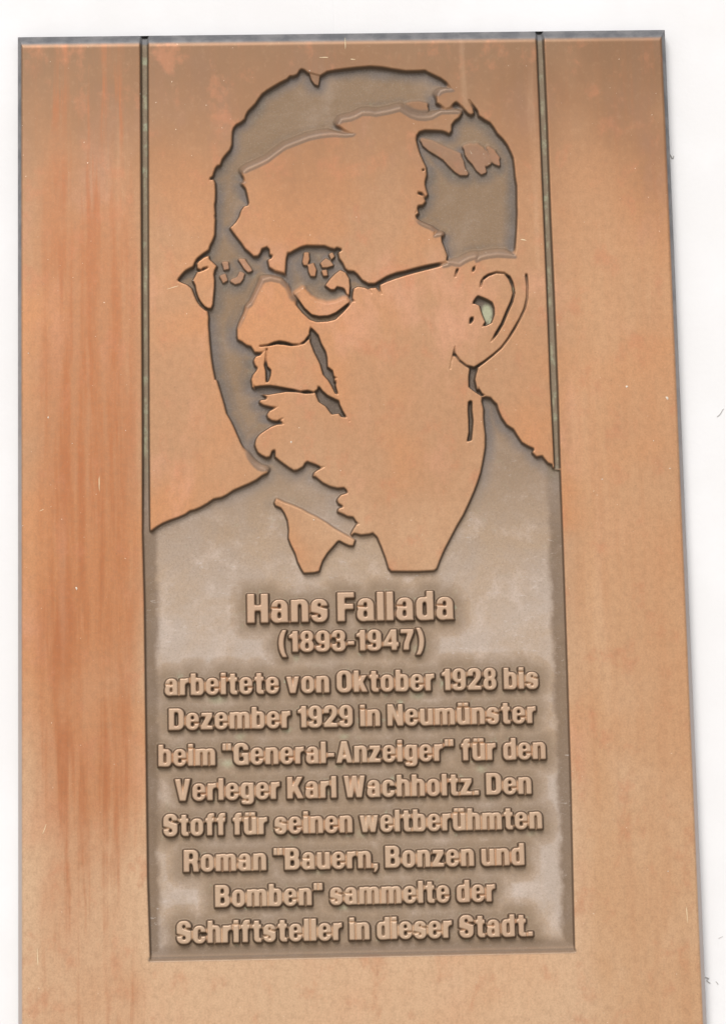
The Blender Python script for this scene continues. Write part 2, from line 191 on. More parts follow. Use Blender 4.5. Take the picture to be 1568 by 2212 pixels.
XH = 0.77
STEM = R(0, 0, .235, XH)
ASC = R(0, 0, .235, 1.0)
ARCH = [(.12, 0), (.12, .70), (.22, .785, .05), (.60, .785, .23), (.60, 0)]
SLOT = [(.235, -.1), (.235, .63, .07), (.37, .63, .07), (.37, -.1)]
CUP = [(0, XH), (0, -.015, .23), (.38, -.015, .05), (.48, .07), (.48, XH)]
CUPSLOT = [(.23, .9), (.23, .14, .07), (.365, .14, .07), (.365, .9)]
BOWLIN = R(.235, .14, .375, .63, .075)
GLYPH = {   # character: (width, [(sign, polygon), ...]); '+' adds metal, '-' cuts it away
 'a': (.60, [('+', R(.02, .25, .585, .785, .24)), ('+', R(.35, 0, .585, .55)), ('+', [(.55, 0), (.55, .1), (.61, .0)]), ('+', R(0, -.015, .45, .475, .2)),
             ('-', [(-.05, .485), (-.05, .54), (.23, .54), (.23, .65, .06), (.355, .65, .06), (.355, .46, .02), (.28, .47, .02)]), ('-', R(.225, .125, .355, .36, .065))]),
 'b': (.60, [('+', ASC), ('+', [(.1, 0), (.1, .70), (.24, .785, .05), (.60, .785, .23), (.60, -.015, .23), (.24, -.015, .05)]), ('-', BOWLIN)]),
 'c': (.58, [('+', R(0, -.015, .58, .785, .25)), ('-', [(.225, .14, .07), (.225, .63, .07), (.365, .63, .05), (.365, .50), (.7, .50), (.7, .29), (.365, .29), (.365, .14, .05)])]),
 'd': (.60, [('+', R(.365, 0, .60, 1)), ('+', [(.5, 0), (.36, -.015, .05), (0, -.015, .23), (0, .785, .23), (.36, .785, .05), (.5, .7)]), ('-', R(.225, .14, .365, .63, .075))]),
 'e': (.60, [('+', R(0, -.015, .60, .785, .26)), ('-', R(.22, .455, .385, .65, .075)), ('-', [(.22, .13, .07), (.22, .36), (.7, .36), (.7, .26), (.385, .26), (.385, .13, .06)])]),
 'f': (.43, [('+', [(.09, 0), (.09, 1.01, .2), (.43, 1.01), (.43, .86), (.325, .86, .04), (.325, 0)]), ('+', R(0, .62, .42, XH))]),
 'g': (.60, [('+', [(0, .03, .2), (0, .785, .23), (.36, .785, .05), (.5, .7), (.5, .03)]), ('+', [(.365, XH), (.60, XH), (.60, -.22, .2), (.03, -.22, .18), (.03, -.05), (.24, -.05), (.24, -.09, .03), (.365, -.09, .04)]), ('-', R(.225, .18, .365, .64, .075))]),
 'h': (.60, [('+', ASC), ('+', ARCH), ('-', SLOT)]),
 'i': (.235, [('+', STEM), ('+', R(0, .85, .235, 1.01))]),
 'k': (.62, [('+', ASC), ('+', [(.235, .52), (.36, XH), (.60, XH), (.42, .46), (.63, 0), (.385, 0), (.27, .30), (.2, .24)])]),
 'l': (.235, [('+', ASC)]),
 'm': (.93, [('+', STEM), ('+', [(.12, 0), (.12, .70), (.22, .785, .05), (.585, .785, .2), (.585, 0)]), ('+', [(.47, 0), (.47, .70), (.57, .785, .05), (.93, .785, .22), (.93, 0)]),
             ('-', [(.23, -.1), (.23, .63, .06), (.35, .63, .06), (.35, -.1)]), ('-', [(.58, -.1), (.58, .63, .06), (.70, .63, .06), (.70, -.1)])]),
 'n': (.60, [('+', STEM), ('+', ARCH), ('-', SLOT)]),
 'o': (.60, [('+', R(0, -.015, .60, .785, .26)), ('-', R(.228, .14, .372, .63, .075))]),
 'r': (.41, [('+', STEM), ('+', [(.12, .3), (.12, .64), (.26, .785, .08), (.41, .79), (.41, .58), (.30, .58, .06), (.22, .46)])]),
 's': (.57, [('+', R(0, -.015, .57, .785, .23)), ('-', [(.225, .53, .04), (.225, .645, .06), (.35, .645, .06), (.35, .55), (.7, .55), (.7, .40), (.53, .44), (.36, .475, .04)]),
             ('-', [(.345, .24, .04), (.345, .125, .06), (.22, .125, .06), (.22, .22), (-.13, .22), (-.13, .37), (.04, .33), (.21, .295, .04)])]),
 't': (.43, [('+', [(.095, .96), (.095, -.01, .16), (.43, -.01), (.43, .15), (.33, .15, .03), (.33, .96)]), ('+', R(0, .62, .43, XH))]),
 'u': (.60, [('+', CUP), ('+', R(.365, 0, .60, XH)), ('-', CUPSLOT)]),
 '\u00fc': (.60, [('+', CUP), ('+', R(.365, 0, .60, XH)), ('-', CUPSLOT), ('+', R(.055, .855, .265, 1.015)), ('+', R(.335, .855, .545, 1.015))]),
 'v': (.60, [('+', [(0, XH), (.235, XH), (.305, .26), (.375, XH), (.60, XH), (.425, 0), (.18, 0)])]),
 'w': (.88, [('+', [(0, XH), (.22, XH), (.275, .28), (.345, XH), (.54, XH), (.61, .28), (.665, XH), (.88, XH), (.735, 0), (.525, 0), (.44, .44), (.355, 0), (.145, 0)])]),
 'z': (.54, [('+', [(.02, XH), (.53, XH), (.53, .60), (.27, .165), (.54, .165), (.54, 0), (0, 0), (0, .165), (.26, .605), (.02, .605)])]),
 'A': (.74, [('+', [(0, 0), (.24, 1), (.50, 1), (.74, 0), (.50, 0), (.465, .18), (.275, .18), (.24, 0)]), ('-', [(.30, .34), (.44, .34), (.37, .74)])]),
 'B': (.69, [('+', [(0, .45), (0, 1), (.66, 1, .23), (.66, .46, .2)]), ('+', [(0, 0), (0, .56), (.69, .56, .22), (.69, 0, .24)]), ('-', [(.25, .60), (.25, .84), (.42, .84, .06), (.42, .60, .06)]), ('-', [(.25, .16), (.25, .44), (.445, .44, .07), (.445, .16, .07)])]),
 'D': (.70, [('+', [(0, 0), (0, 1), (.70, 1, .27), (.70, 0, .27)]), ('-', [(.25, .17), (.25, .83), (.45, .83, .09), (.45, .17, .09)])]),
 'F': (.58, [('+', R(0, 0, .25, 1)), ('+', R(.2, .82, .58, 1)), ('+', R(.2, .42, .55, .60))]),
 'G': (.70, [('+', R(0, -.015, .70, 1.015, .28)), ('+', R(.56, 0, .70, .3)), ('-', [(.25, .16, .08), (.25, .84, .08), (.455, .84, .07), (.455, .68), (.8, .68), (.8, .54), (.37, .54), (.37, .38), (.47, .38), (.47, .16, .06)])]),
 'H': (.72, [('+', R(0, 0, .25, 1)), ('+', R(.47, 0, .72, 1)), ('+', R(.2, .42, .5, .60))]),
 'K': (.74, [('+', R(0, 0, .25, 1)), ('+', [(.25, .56), (.46, 1), (.72, 1), (.485, .56), (.75, 0), (.48, 0), (.32, .36), (.2, .2)])]),
 'N': (.72, [('+', [(0, 0), (0, 1), (.26, 1), (.49, .40), (.49, 1), (.72, 1), (.72, 0), (.47, 0), (.23, .62), (.23, 0)])]),
 'O': (.70, [('+', R(0, -.015, .70, 1.015, .28)), ('-', R(.25, .16, .45, .84, .09))]),
 'R': (.69, [('+', R(0, 0, .25, 1)), ('+', [(.1, .40), (.1, 1), (.67, 1, .24), (.67, .40, .18)]), ('+', [(.36, .5), (.62, .48), (.66, .3, .1), (.69, 0), (.45, 0), (.42, .3, .1), (.36, .39), (.2, .40)]), ('-', [(.25, .56), (.25, .84), (.43, .84, .07), (.43, .56, .07)])]),
 'S': (.66, [('+', R(0, -.015, .66, 1.015, .26)), ('-', [(.245, .69, .05), (.245, .85, .07), (.41, .85, .07), (.41, .71), (.8, .71), (.8, .50), (.62, .56), (.42, .61, .05)]),
             ('-', [(.415, .31, .05), (.415, .15, .07), (.25, .15, .07), (.25, .31), (-.14, .31), (-.14, .50), (.04, .44), (.24, .39, .05)])]),
 'V': (.71, [('+', [(0, 1), (.25, 1), (.36, .28), (.465, 1), (.71, 1), (.485, 0), (.225, 0)])]),
 'W': (.98, [('+', [(0, 1), (.23, 1), (.295, .33), (.38, 1), (.60, 1), (.685, .33), (.75, 1), (.98, 1), (.815, 0), (.585, 0), (.49, .6), (.395, 0), (.165, 0)])]),
 '1': (.40, [('+', R(.155, 0, .395, 1)), ('+', [(0, .67), (0, .81), (.12, .86), (.19, 1), (.3, 1), (.3, .67)])]),
 '2': (.62, [('+', [(0, .65), (0, 1.015, .26), (.615, 1.015, .27), (.615, .56, .12), (.30, .18, .03), (.62, .18), (.62, 0), (0, 0), (0, .16), (.38, .58, .12), (.38, .85, .07), (.235, .85, .07), (.235, .65)])]),
 '3': (.61, [('+', R(0, .43, .60, 1.015, .24)), ('+', R(0, -.015, .61, .56, .24)), ('-', R(-.05, .34, .2, .67)), ('-', R(.225, .585, .37, .86, .06)), ('-', R(.225, .14, .375, .45, .06)), ('-', R(.15, .585, .3, .67)), ('-', R(.15, .34, .3, .45))]),
 '4': (.68, [('+', [(.34, 1), (.59, 1), (.59, .36), (.68, .36), (.68, .19), (.59, .19), (.59, 0), (.37, 0), (.37, .19), (0, .19), (0, .37)]), ('-', [(.37, .36), (.37, .72), (.19, .36)])]),
 '7': (.58, [('+', [(0, 1), (.58, 1), (.58, .84), (.37, .3, .1), (.36, 0), (.12, 0), (.14, .3, .1), (.33, .81), (0, .81)])]),
 '8': (.61, [('+', R(.02, .46, .59, 1.015, .24)), ('+', R(0, -.015, .61, .56, .25)), ('-', R(.235, .60, .375, .87, .065)), ('-', R(.23, .13, .38, .43, .07))]),
 '9': (.62, [('+', R(0, .35, .62, 1.015, .27)), ('+', [(.385, .8), (.62, .8), (.62, -.015, .26), (0, -.015, .22), (0, .27), (.23, .27), (.23, .13, .05), (.385, .13, .06)]), ('-', R(.235, .49, .385, .87, .075))]),
 '.': (.22, [('+', R(0, 0, .22, .20))]),
 ',': (.22, [('+', [(0, 0), (0, .20), (.22, .20), (.22, -.02), (.11, -.18), (.03, -.18), (.11, 0)])]),
 '"': (.42, [('+', R(0, .68, .17, 1.0)), ('+', R(.245, .68, .415, 1.0))]),
 '-': (.30, [('+', R(0, .29, .30, .46))]),
 '(': (.33, [('+', [(.13, 1.06), (.02, .83), (-.03, .6), (-.04, .4), (-.02, .18), (.04, -.05), (.14, -.25), (.32, -.25), (.23, -.03), (.19, .2), (.175, .4), (.185, .6), (.23, .83), (.31, 1.06)])]),
 ')': (.33, [('+', [(.20, 1.06), (.31, .83), (.36, .6), (.37, .4), (.35, .18), (.29, -.05), (.19, -.25), (.01, -.25), (.10, -.03), (.14, .2), (.155, .4), (.145, .6), (.10, .83), (.02, 1.06)])]),
}
TRACK, SPACE = .095, .25

def layout(text, x0, x1, base, cap):
    """the glyphs of one line, as polygons in millimetres"""
    x = 0.0
    items = []
    for ch in text:
        if ch == ' ':
            x += SPACE
            continue
        w, shapes = GLYPH[ch]
        items.append((x, shapes))
        x += w + TRACK
    k = (x1 - x0) / (x - TRACK)
    out = []
    for gx, shapes in items:
        out.append([(sg, np.array([(x0 + (gx + px) * k, base + py * cap) for px, py in rounded(sh)])) for sg, sh in shapes])
    return out

# ------------------------------------------------------------------ the relief as a height field over the plaque's front
TOPZ, BOTZ, LEFT, RIGHT = 2.3, -790.0, -250.4, 250.8
def span(a, b, step):
    return np.linspace(a, b, max(2, int(round(abs(b - a) / step)) + 1))
STEP = 0.42
xs = np.unique(np.concatenate([span(LEFT, -240, .7), span(-240, -162, 3), span(-162, 162, STEP), span(162, 240, 3), span(240, RIGHT, .7)]))
zs = np.unique(np.concatenate([span(BOTZ, -778, 1), span(-778, -712, 3), span(-712, -16, STEP), span(-16, TOPZ, .7)]))
NX, NZ = len(xs), len(zs)
X, Z = np.meshgrid(xs, zs)              # rows run upwards

def window(p, pad):
    i0, i1 = np.searchsorted(xs, p[:, 0].min() - pad), np.searchsorted(xs, p[:, 0].max() + pad)
    j0, j1 = np.searchsorted(zs, p[:, 1].min() - pad), np.searchsorted(zs, p[:, 1].max() + pad)
    return i0, i1, j0, j1

def inside(p, i0, i1, j0, j1):
    wx, wz = xs[i0:i1], zs[j0:j1]
    q = np.roll(p, -1, 0)
    m = np.zeros((len(wz), len(wx)), bool)
    for r, z in enumerate(wz):
        c = ((p[:, 1] <= z) & (q[:, 1] > z)) | ((q[:, 1] <= z) & (p[:, 1] > z))
        if c.any():
            a, b = p[c], q[c]
            xc = np.sort(a[:, 0] + (z - a[:, 1]) / (b[:, 1] - a[:, 1]) * (b[:, 0] - a[:, 0]))
            m[r] = (np.searchsorted(xc, wx) & 1) == 1
    return m

def poly_sdf(p, reach=8.0):
    """signed distance to a polygon's outline (negative inside), exact within reach"""
    i0, i1, j0, j1 = window(p, reach)
    d = np.full((j1 - j0, i1 - i0), reach)
    q = np.roll(p, -1, 0)
    for a, b in zip(p, q):
        s = np.array([a, b])
        k0, k1, l0, l1 = window(s, reach)
        k0, k1, l0, l1 = max(k0, i0), min(k1, i1), max(l0, j0), min(l1, j1)
        if k1 <= k0 or l1 <= l0:
            continue
        e = b - a
        L2 = max(1e-9, e @ e)
        dx = xs[k0:k1][None, :] - a[0]
        dz = zs[l0:l1][:, None] - a[1]
        t = np.clip((dx * e[0] + dz * e[1]) / L2, 0, 1)
        v = d[l0 - j0:l1 - j0, k0 - i0:k1 - i0]
        np.minimum(v, np.sqrt((dx - t * e[0]) ** 2 + (dz - t * e[1]) ** 2), out=v)
    m = inside(p, i0, i1, j0, j1)
    return (slice(j0, j1), slice(i0, i1)), np.where(m, -d, d)

def mask(p):
    m = np.zeros((NZ, NX), bool)
    i0, i1, j0, j1 = window(p, 0)
    m[j0:j1, i0:i1] = inside(p, i0, i1, j0, j1)
    return m

def smooth(t):
    t = np.clip(t, 0, 1)
    return t * t * (3 - 2 * t)

def blur(a, n):
    for _ in range(n):
        b = a.copy()
        b[1:-1] = (a[:-2] + 2 * a[1:-1] + a[2:]) / 4
        a = b.copy()
        a[:, 1:-1] = (b[:, :-2] + 2 * b[:, 1:-1] + b[:, 2:]) / 4
    return a

# recessed shapes are cut first, the raised islands are put back into them
cut = np.full((NZ, NX), 26.0)            # the broad sunk areas
stroke = np.full((NZ, NX), 8.0)         # thin engraved lines
for name, s in RECESS.items():
    broad = name in ('main', 'hair_right', 'lens_right', 'groove_left', 'groove_right')
    w, d = poly_sdf(pts(s), 26.0 if broad else 8.0)
    a_ = cut if broad else stroke
    a_[w] = np.minimum(a_[w], d)
# the casting's draft: walls that face up run out more gently than the ones that face down
deep = np.clip(-cut, 0, 26)
up = blur(np.clip(np.gradient(np.clip(-cut, -8, 8), zs, axis=0), 0, 1) * (cut < 7.9), 10)
soft_zone = np.zeros((NZ, NX))
for s in SOFT:
    soft_zone[mask(pts(s))] = 1.0
up_soft = up * blur(soft_zone, 20)
slope_dim = blur(up_soft * np.where(cut > 0, smooth(1 - cut / 2.6), smooth(1.15 - deep / 11.0)) * (Z > -355), 4)  # where upward slopes are painted darker to offset the light on them
slope_dim = np.maximum(slope_dim, blur(.9 * smooth(1 - np.abs(Z + 704.0) / 3.2) * smooth((X + 157) / 3) * smooth((158 - X) / 3), 2))  # same painted darkening along the lit bottom lip of the field
up_soft = blur(up_soft, 30)
draft = 2.0 + 13.0 * up_soft ** 1.3
main_t = np.maximum(smooth(deep / draft), smooth(-stroke / 1.45))
isl_t = np.ones((NZ, NX))
isl_id = {}
rim_d = deep.copy()
#            height left, draft, extra draft on the sky side
FORM = {'lock': (.38, 1.3, 4.5), 'tab_h': (.25, 1.3, 4.5), 'tab_t': (.20, 1.2, 1.0), 'glint': (.30, 1.1, 1.6), 'l1': (.45, 1.1, 2.5), 'l2': (.45, 1.1, 2.5),
        'l3': (.45, 1.1, 2.5), 'l4': (.35, 1.1, 2.5), 'eye': (.05, 1.3, 1.5), 'lens_lower': (.05, 1.2, 7.0), 'lens_left': (0, 1.5, 1.0), 'collar': (0, 1.6, 2.2)}
for name, s in ISLANDS.items():
    w, d = poly_sdf(pts(s), 22.0)
    keep, wd, wu = next(v for k_, v in FORM.items() if name.startswith(k_))
    gu = blur(np.clip(np.gradient(d, zs[w[0]], axis=0), 0, 1), 6)
    isl_t[w] = np.minimum(isl_t[w], np.maximum(keep, smooth(d / (wd + wu * gu))))
    rim_d[w] = np.minimum(rim_d[w], np.maximum(d, 0) + 6 * gu)
    isl_id[name] = (w, d < wd * .45)
# broad cove along the frame of the lettering field
XL = np.interp(-zs, [385, 441, 646, 706], [-158.1, -157.1, -156.4, -154.8])[:, None]
XR = np.interp(-zs, [345, 431, 495, 585, 706], [157.9, 158.1, 158.0, 157.7, 156.2])[:, None]
fl = smooth((X - XL) / 8.0) * .12 + .88 * smooth((X - XL) / 1.6)
fr = smooth((XR - X) / 8.0) * .12 + .88 * smooth((XR - X) / 1.6)
fb = smooth((Z + 705.6) / 9.0) * .5 + .5 * smooth((Z + 705.6) / 2.5)
low = smooth((-Z - 352.0) / 30.0)
cove = 1 - low * (1 - np.minimum(np.minimum(np.clip(fl, 0, 1), np.clip(fr, 0, 1)), fb))
text_d = np.full((NZ, NX), 14.0)
text_id = np.full((NZ, NX), -1, np.int32)
for k, (text, x0, x1, base, cap) in enumerate(LINES):
    for glyph in layout(text, x0, x1, base, cap):
        allp = np.concatenate([q for _, q in glyph])
        i0, i1, j0, j1 = window(allp, 14.0)
        gd = np.full((j1 - j0, i1 - i0), 14.0)
        for sg, q in glyph:
            (wj, wi), d = poly_sdf(q, 14.0 if sg == '+' else 3.0)
            v = gd[wj.start - j0:wj.stop - j0, wi.start - i0:wi.stop - i0]
            if sg == '+':
                np.minimum(v, d, out=v)
            else:
                np.maximum(v, -d, out=v)
        gd += .11
        w = (slice(j0, j1), slice(i0, i1))
        text_d[w] = np.minimum(text_d[w], gd)
        text_id[w] = np.where(gd < .75, k, text_id[w])
text_t = smooth((text_d + .08) / 1.7)

t = np.minimum(np.minimum(main_t, isl_t), np.minimum(text_t, cove))
t = np.clip(blur(t, 1), 0, 1)
gt = np.gradient(t, zs, xs)
steep = blur(np.hypot(gt[0], gt[1]), 1)
DEPTH = 4.0
rng = np.random.default_rng(7)
def lumps(step):
    """smooth random unevenness of a sand casting"""
    gx = np.arange(LEFT - step, RIGHT + 2 * step, step)
    gz = np.arange(BOTZ - step, TOPZ + 2 * step, step)
    v = rng.normal(size=(len(gz), len(gx)))
    fx = (xs - gx[0]) / step
    fz = (zs - gz[0]) / step
    ix, iz = fx.astype(int), fz.astype(int)
    ux, uz = smooth(fx - ix)[None, :], smooth(fz - iz)[:, None]
    a, b = v[iz][:, ix], v[iz][:, ix + 1]
    c, d = v[iz + 1][:, ix], v[iz + 1][:, ix + 1]
    return (a * (1 - ux) + b * ux) * (1 - uz) + (c * (1 - ux) + d * ux) * uz
ground = .10 * lumps(11) + .05 * lumps(4.5) + .012 * lumps(1.9)
face_l = .035 * lumps(40) + .010 * lumps(9)
H = -DEPTH * t + ground * t + face_l * (1 - t)
# rolled outer edge: wide on top, narrow at the sides
def roll(d, width, drop):
    q = np.clip(1 - d / width, 0, 1)
    return drop * q ** 1.7
edge = np.maximum(np.maximum(roll(X - LEFT, 4.4, 5.5), roll(RIGHT - X, 4.8, 5.5)), np.maximum(roll(TOPZ - Z, 11.0, 6.0), roll(Z - BOTZ, 7.0, 6.5)))
H = H - edge

# ------------------------------------------------------------------ which part every cell of the field belongs to
def cell(a):
    return a[:-1, :-1]
low_m = t > .5
P = {k: mask(pts(s)) for k, s in REGIONS.items()}
panel = mask(pts(PANEL))
lab = np.zeros((NZ, NX), np.int32)                                   # 0 border
lab[panel & ~P['head']] = 2                                           # backing panel
lab[P['head']] = 3                                                    # face
lab[low_m & panel & ~P['head']] = 8                                   # jacket
lab[low_m & P['head']] = 4                                            # shaded side of the face
lab[low_m & P['hair']] = 5
lab[P['ear'] & low_m] = 6
lab[P['spect'] & (low_m | mask(pts(ISLANDS['lens_lower'])))] = 7
for n_ in ('lens_left',):
    w, d = isl_id[n_]
    lab[w] = np.where(d, 7, lab[w])
for n_ in ('lock1', 'lock2', 'lock3', 'lock4', 'tab_hair'):
    w, d = isl_id[n_]
    lab[w] = np.where(d, 5, lab[w])
w, d = isl_id['collar']
lab[w] = np.where(d, 9, lab[w])
for i, n_ in enumerate(('mouth', 'nasolabial', 'nose_line', 'neck_line', 'philtrum')):
    lab[mask(pts(RECESS[n_])) & low_m & P['head'] & np.isin(lab, (3, 4))] = 13 + i
for i, n_ in enumerate(('groove_left', 'groove_right')):
    lab[mask(pts(RECESS[n_]))] = 10 + i
field = (Z < -432) & panel
lab[field & (lab == 8)] = 12
lab[(edge > .15) & (lab < 2)] = 1
lab[(text_id >= 0) & (lab >= 8)] = 0
lab = np.where(text_id >= 0, 20 + text_id, lab)
def keep_largest(lb, into):
    todo = {(int(a), int(b)) for a, b in np.argwhere(lab == lb)}
    groups = []
    while todo:
        st_ = [todo.pop()]
        grp = list(st_)
        while st_:
            a, b = st_.pop()
            for nb in ((a + 1, b), (a - 1, b), (a, b + 1), (a, b - 1)):
                if nb in todo:
                    todo.remove(nb)
                    st_.append(nb)
                    grp.append(nb)
        groups.append(grp)
    groups.sort(key=len)
    for grp in groups[:-1]:
        r = np.array(grp)
        lab[r[:, 0], r[:, 1]] = into
keep_largest(4, 3)
lab = cell(lab)

# pale green corrosion sitting in the hollow of the ear, on the crown and in the grooves: (x, y, half width, half height, strength)
bloom = np.zeros((NZ, NX))
for (bx, by, bw, bh, st_) in BLOOM:
    bloom = np.maximum(bloom, st_ * np.exp(-(((X - bx) / bw) ** 2 + ((Z - by) / bh) ** 2)))

# normals of the whole field, shared by every part so that no seam shows
gz_, gx_ = np.gradient(H, zs, xs)
nrm = np.stack([-gx_, -np.ones_like(H), -gz_], -1)                    # the front faces -Y
nrm[..., 0], nrm[..., 2] = -gx_, -gz_
nrm /= np.linalg.norm(nrm, axis=-1, keepdims=True)
CO = np.stack([X * MM, -H * MM, Z * MM], -1).reshape(-1, 3)
nrm = np.stack([-gx_, -np.ones_like(H), -gz_], -1)
nrm /= np.linalg.norm(nrm, axis=-1, keepdims=True)
NRM = nrm.reshape(-1, 3)
ATTR = {'recess': t.ravel(), 'lettering': np.clip(text_d / 14.0, 0, 1).ravel(), 'rim': np.clip(edge / 4.0, 0, 1).ravel(), 'skyward': up.ravel(), 'slope_dim': slope_dim.ravel(), 'steep': np.clip(steep, 0, 1).ravel(), 'inner': np.clip(rim_d / 26.0, 0, 1).ravel(), 'verdigris': bloom.ravel()}
IDX = np.arange(NX * NZ).reshape(NZ, NX)
QUAD = np.stack([IDX[:-1, :-1], IDX[:-1, 1:], IDX[1:, 1:], IDX[1:, :-1]], -1)

# ------------------------------------------------------------------ materials
def mat(name):
    m = bpy.data.materials.new(name)
    m.use_nodes = True
    nt = m.node_tree
    return m, nt.nodes, nt.links, nt.nodes['Principled BSDF']

class G:
    """short hand for building node graphs"""
    def __init__(s, nodes, links):
        s.n, s.l = nodes, links
    def put(s, sock, v):
        if isinstance(v, bpy.types.NodeSocket):
            s.l.new(v, sock)
        elif isinstance(v, tuple) and len(v) == 3 and sock.type == 'RGBA':
            sock.default_value = (*v, 1)
        else:
            sock.default_value = v
    def noise(s, vec, scale, detail=4, rough=.55, dist=0.0):
        k = s.n.new('ShaderNodeTexNoise')
        k.inputs['Scale'].default_value = scale
        k.inputs['Detail'].default_value = detail
        k.inputs['Roughness'].default_value = rough
        k.inputs['Distortion'].default_value = dist
        s.l.new(vec, k.inputs['Vector'])
        return k.outputs['Fac']
    def map(s, vec, scale, loc=(0, 0, 0)):
        k = s.n.new('ShaderNodeMapping')
        k.inputs['Scale'].default_value = scale
        k.inputs['Location'].default_value = loc
        s.l.new(vec, k.inputs['Vector'])
        return k.outputs['Vector']
    def ramp(s, v, a, b, lo=0.0, hi=1.0):
        k = s.n.new('ShaderNodeMapRange')
        k.interpolation_type = 'SMOOTHSTEP'
        s.put(k.inputs['Value'], v)
        k.inputs['From Min'].default_value = a
        k.inputs['From Max'].default_value = b
        k.inputs['To Min'].default_value = lo
        k.inputs['To Max'].default_value = hi
        return k.outputs['Result']
    def mix(s, f, a, b):
        k = s.n.new('ShaderNodeMix')
        k.data_type = 'RGBA'
        s.put(k.inputs['Factor'], f)
        s.put(k.inputs['A'] if False else k.inputs[6], a)
        s.put(k.inputs[7], b)
        return k.outputs[2]
    def math(s, op, a, b=0.0):
        k = s.n.new('ShaderNodeMath')
        k.operation = op
        s.put(k.inputs[0], a)
        s.put(k.inputs[1], b)
        return k.outputs[0]
    def attr(s, name):
        k = s.n.new('ShaderNodeAttribute')
        k.attribute_name = name
        return k.outputs['Fac']

m_bronze, n, l, bsdf = mat('cast_bronze')
q = G(n, l)
tc = n.new('ShaderNodeTexCoord').outputs['Object']
sep = n.new('ShaderNodeSeparateXYZ')
l.new(tc, sep.inputs[0])
px, pz = sep.outputs['X'], sep.outputs['Z']
rec, let, rim, skyw = q.attr('recess'), q.attr('lettering'), q.attr('rim'), q.attr('skyward')
# polished faces: brown bronze, orange where rain has run down, rubbed pale in places
streak = q.noise(q.map(tc, (1, 1, .055)), 95, 5, .6)
streak2 = q.noise(q.map(tc, (1, 1, .09), (3, 0, 1)), 40, 4, .55)
patch = q.noise(tc, 7.0, 3, .55, .4)
patch2 = q.noise(q.map(tc, (1, 1, .6), (5, 2, 1)), 19.0, 4, .6, .3)
fine = q.noise(tc, 700, 3, .6)
grain = q.noise(q.map(tc, (1, 1, .35)), 1500, 2, .6)
height_mix = q.math('ADD', pz, q.math('ADD', q.math('MULTIPLY', q.math('SUBTRACT', patch, .5), .55), q.math('MULTIPLY', q.math('SUBTRACT', patch2, .5), .30)))  # height plus noise, for the painted light falloff and the side tints
face = q.mix(q.ramp(patch, .40, .62), (0.45, 0.245, 0.127), (0.53, 0.25, 0.112))
face = q.mix(q.ramp(patch2, .50, .72, 0, .60), face, (0.63, 0.32, 0.2))
face = q.mix(q.ramp(q.math('ADD', pz, q.math('ADD', q.math('MULTIPLY', q.math('SUBTRACT', patch, .5), .16), q.math('MULTIPLY', q.math('SUBTRACT', patch2, .5), .10))), -.22, .03, 0, .80), face, (0.13, 0.078, 0.04))          # darker brown towards the head: the light's falloff painted in
face = q.mix(q.ramp(height_mix, -.34, -.74, 0, .80), face, (0.66, 0.455, 0.29))          # paler towards the foot: brighter light there painted into the colour
side = q.math('MAXIMUM', q.math('MULTIPLY', q.ramp(px, -.150, -.178, 0, 1), q.ramp(px, -.243, -.222, 0, 1)), q.ramp(px, .158, .175, 0, .10))
tanr = q.math('MULTIPLY', q.ramp(px, .158, .178), q.ramp(patch2, .30, .60, .35, .80))
face = q.mix(q.math('MULTIPLY', tanr, q.ramp(height_mix, .02, -.30)), face, (0.55, 0.32, 0.17))
mid = q.math('MULTIPLY', q.ramp(q.math('ADD', height_mix, q.math('MULTIPLY', streak, .30)), .10, -.16), q.ramp(q.math('SUBTRACT', height_mix, q.math('MULTIPLY', streak, .55)), -1.16, -.66))
face = q.mix(q.math('MULTIPLY', q.math('MULTIPLY', mid, side), q.ramp(streak, .36, .60, .50, .98)), face, (0.42, 0.155, 0.055))
st = q.math('MULTIPLY', q.ramp(streak, .46, .64), q.ramp(patch2, .30, .62, .10, 1))
face = q.mix(q.math('MULTIPLY', st, q.math('ADD', .07, q.math('MULTIPLY', side, .74))), face, (0.4, 0.135, 0.048))
face = q.mix(q.math('MULTIPLY', q.ramp(streak2, .58, .74), .20), face, (0.66, 0.455, 0.29))
blot = q.noise(q.map(tc, (1, 1, .7), (1, 3, 8)), 48, 5, .65, .2)
face = q.mix(q.ramp(blot, .52, .70, 0, .42), face, (0.5, 0.2, 0.1))
mott = q.noise(q.map(tc, (1, 1, .8), (4, 3, 2)), 210, 4, .7)
face = q.mix(q.ramp(mott, .42, .72, 0, .24), face, (0.25, 0.14, 0.075))
face = q.mix(q.ramp(mott, .50, .28, 0, .07), face, (0.66, 0.455, 0.29))
face = q.mix(q.ramp(fine, .34, .72, 0, .24), face, (0.25, 0.14, 0.075))
speck = q.ramp(q.noise(tc, 420, 2, .5), .735, .76)
face = q.mix(q.math('MULTIPLY', speck, .7), face, (0.75, 0.62, 0.48))
face = q.mix(q.math('MULTIPLY', q.ramp(q.noise(q.map(tc, (1, 1, 1), (9, 1, 5)), 330, 2, .5), .73, .76), .45), face, (0.25, 0.14, 0.075))
face = q.mix(q.math('MULTIPLY', q.ramp(let, .035, .002), .75), face, (0.47, 0.345, 0.245))      # the letters' tops are ground bare
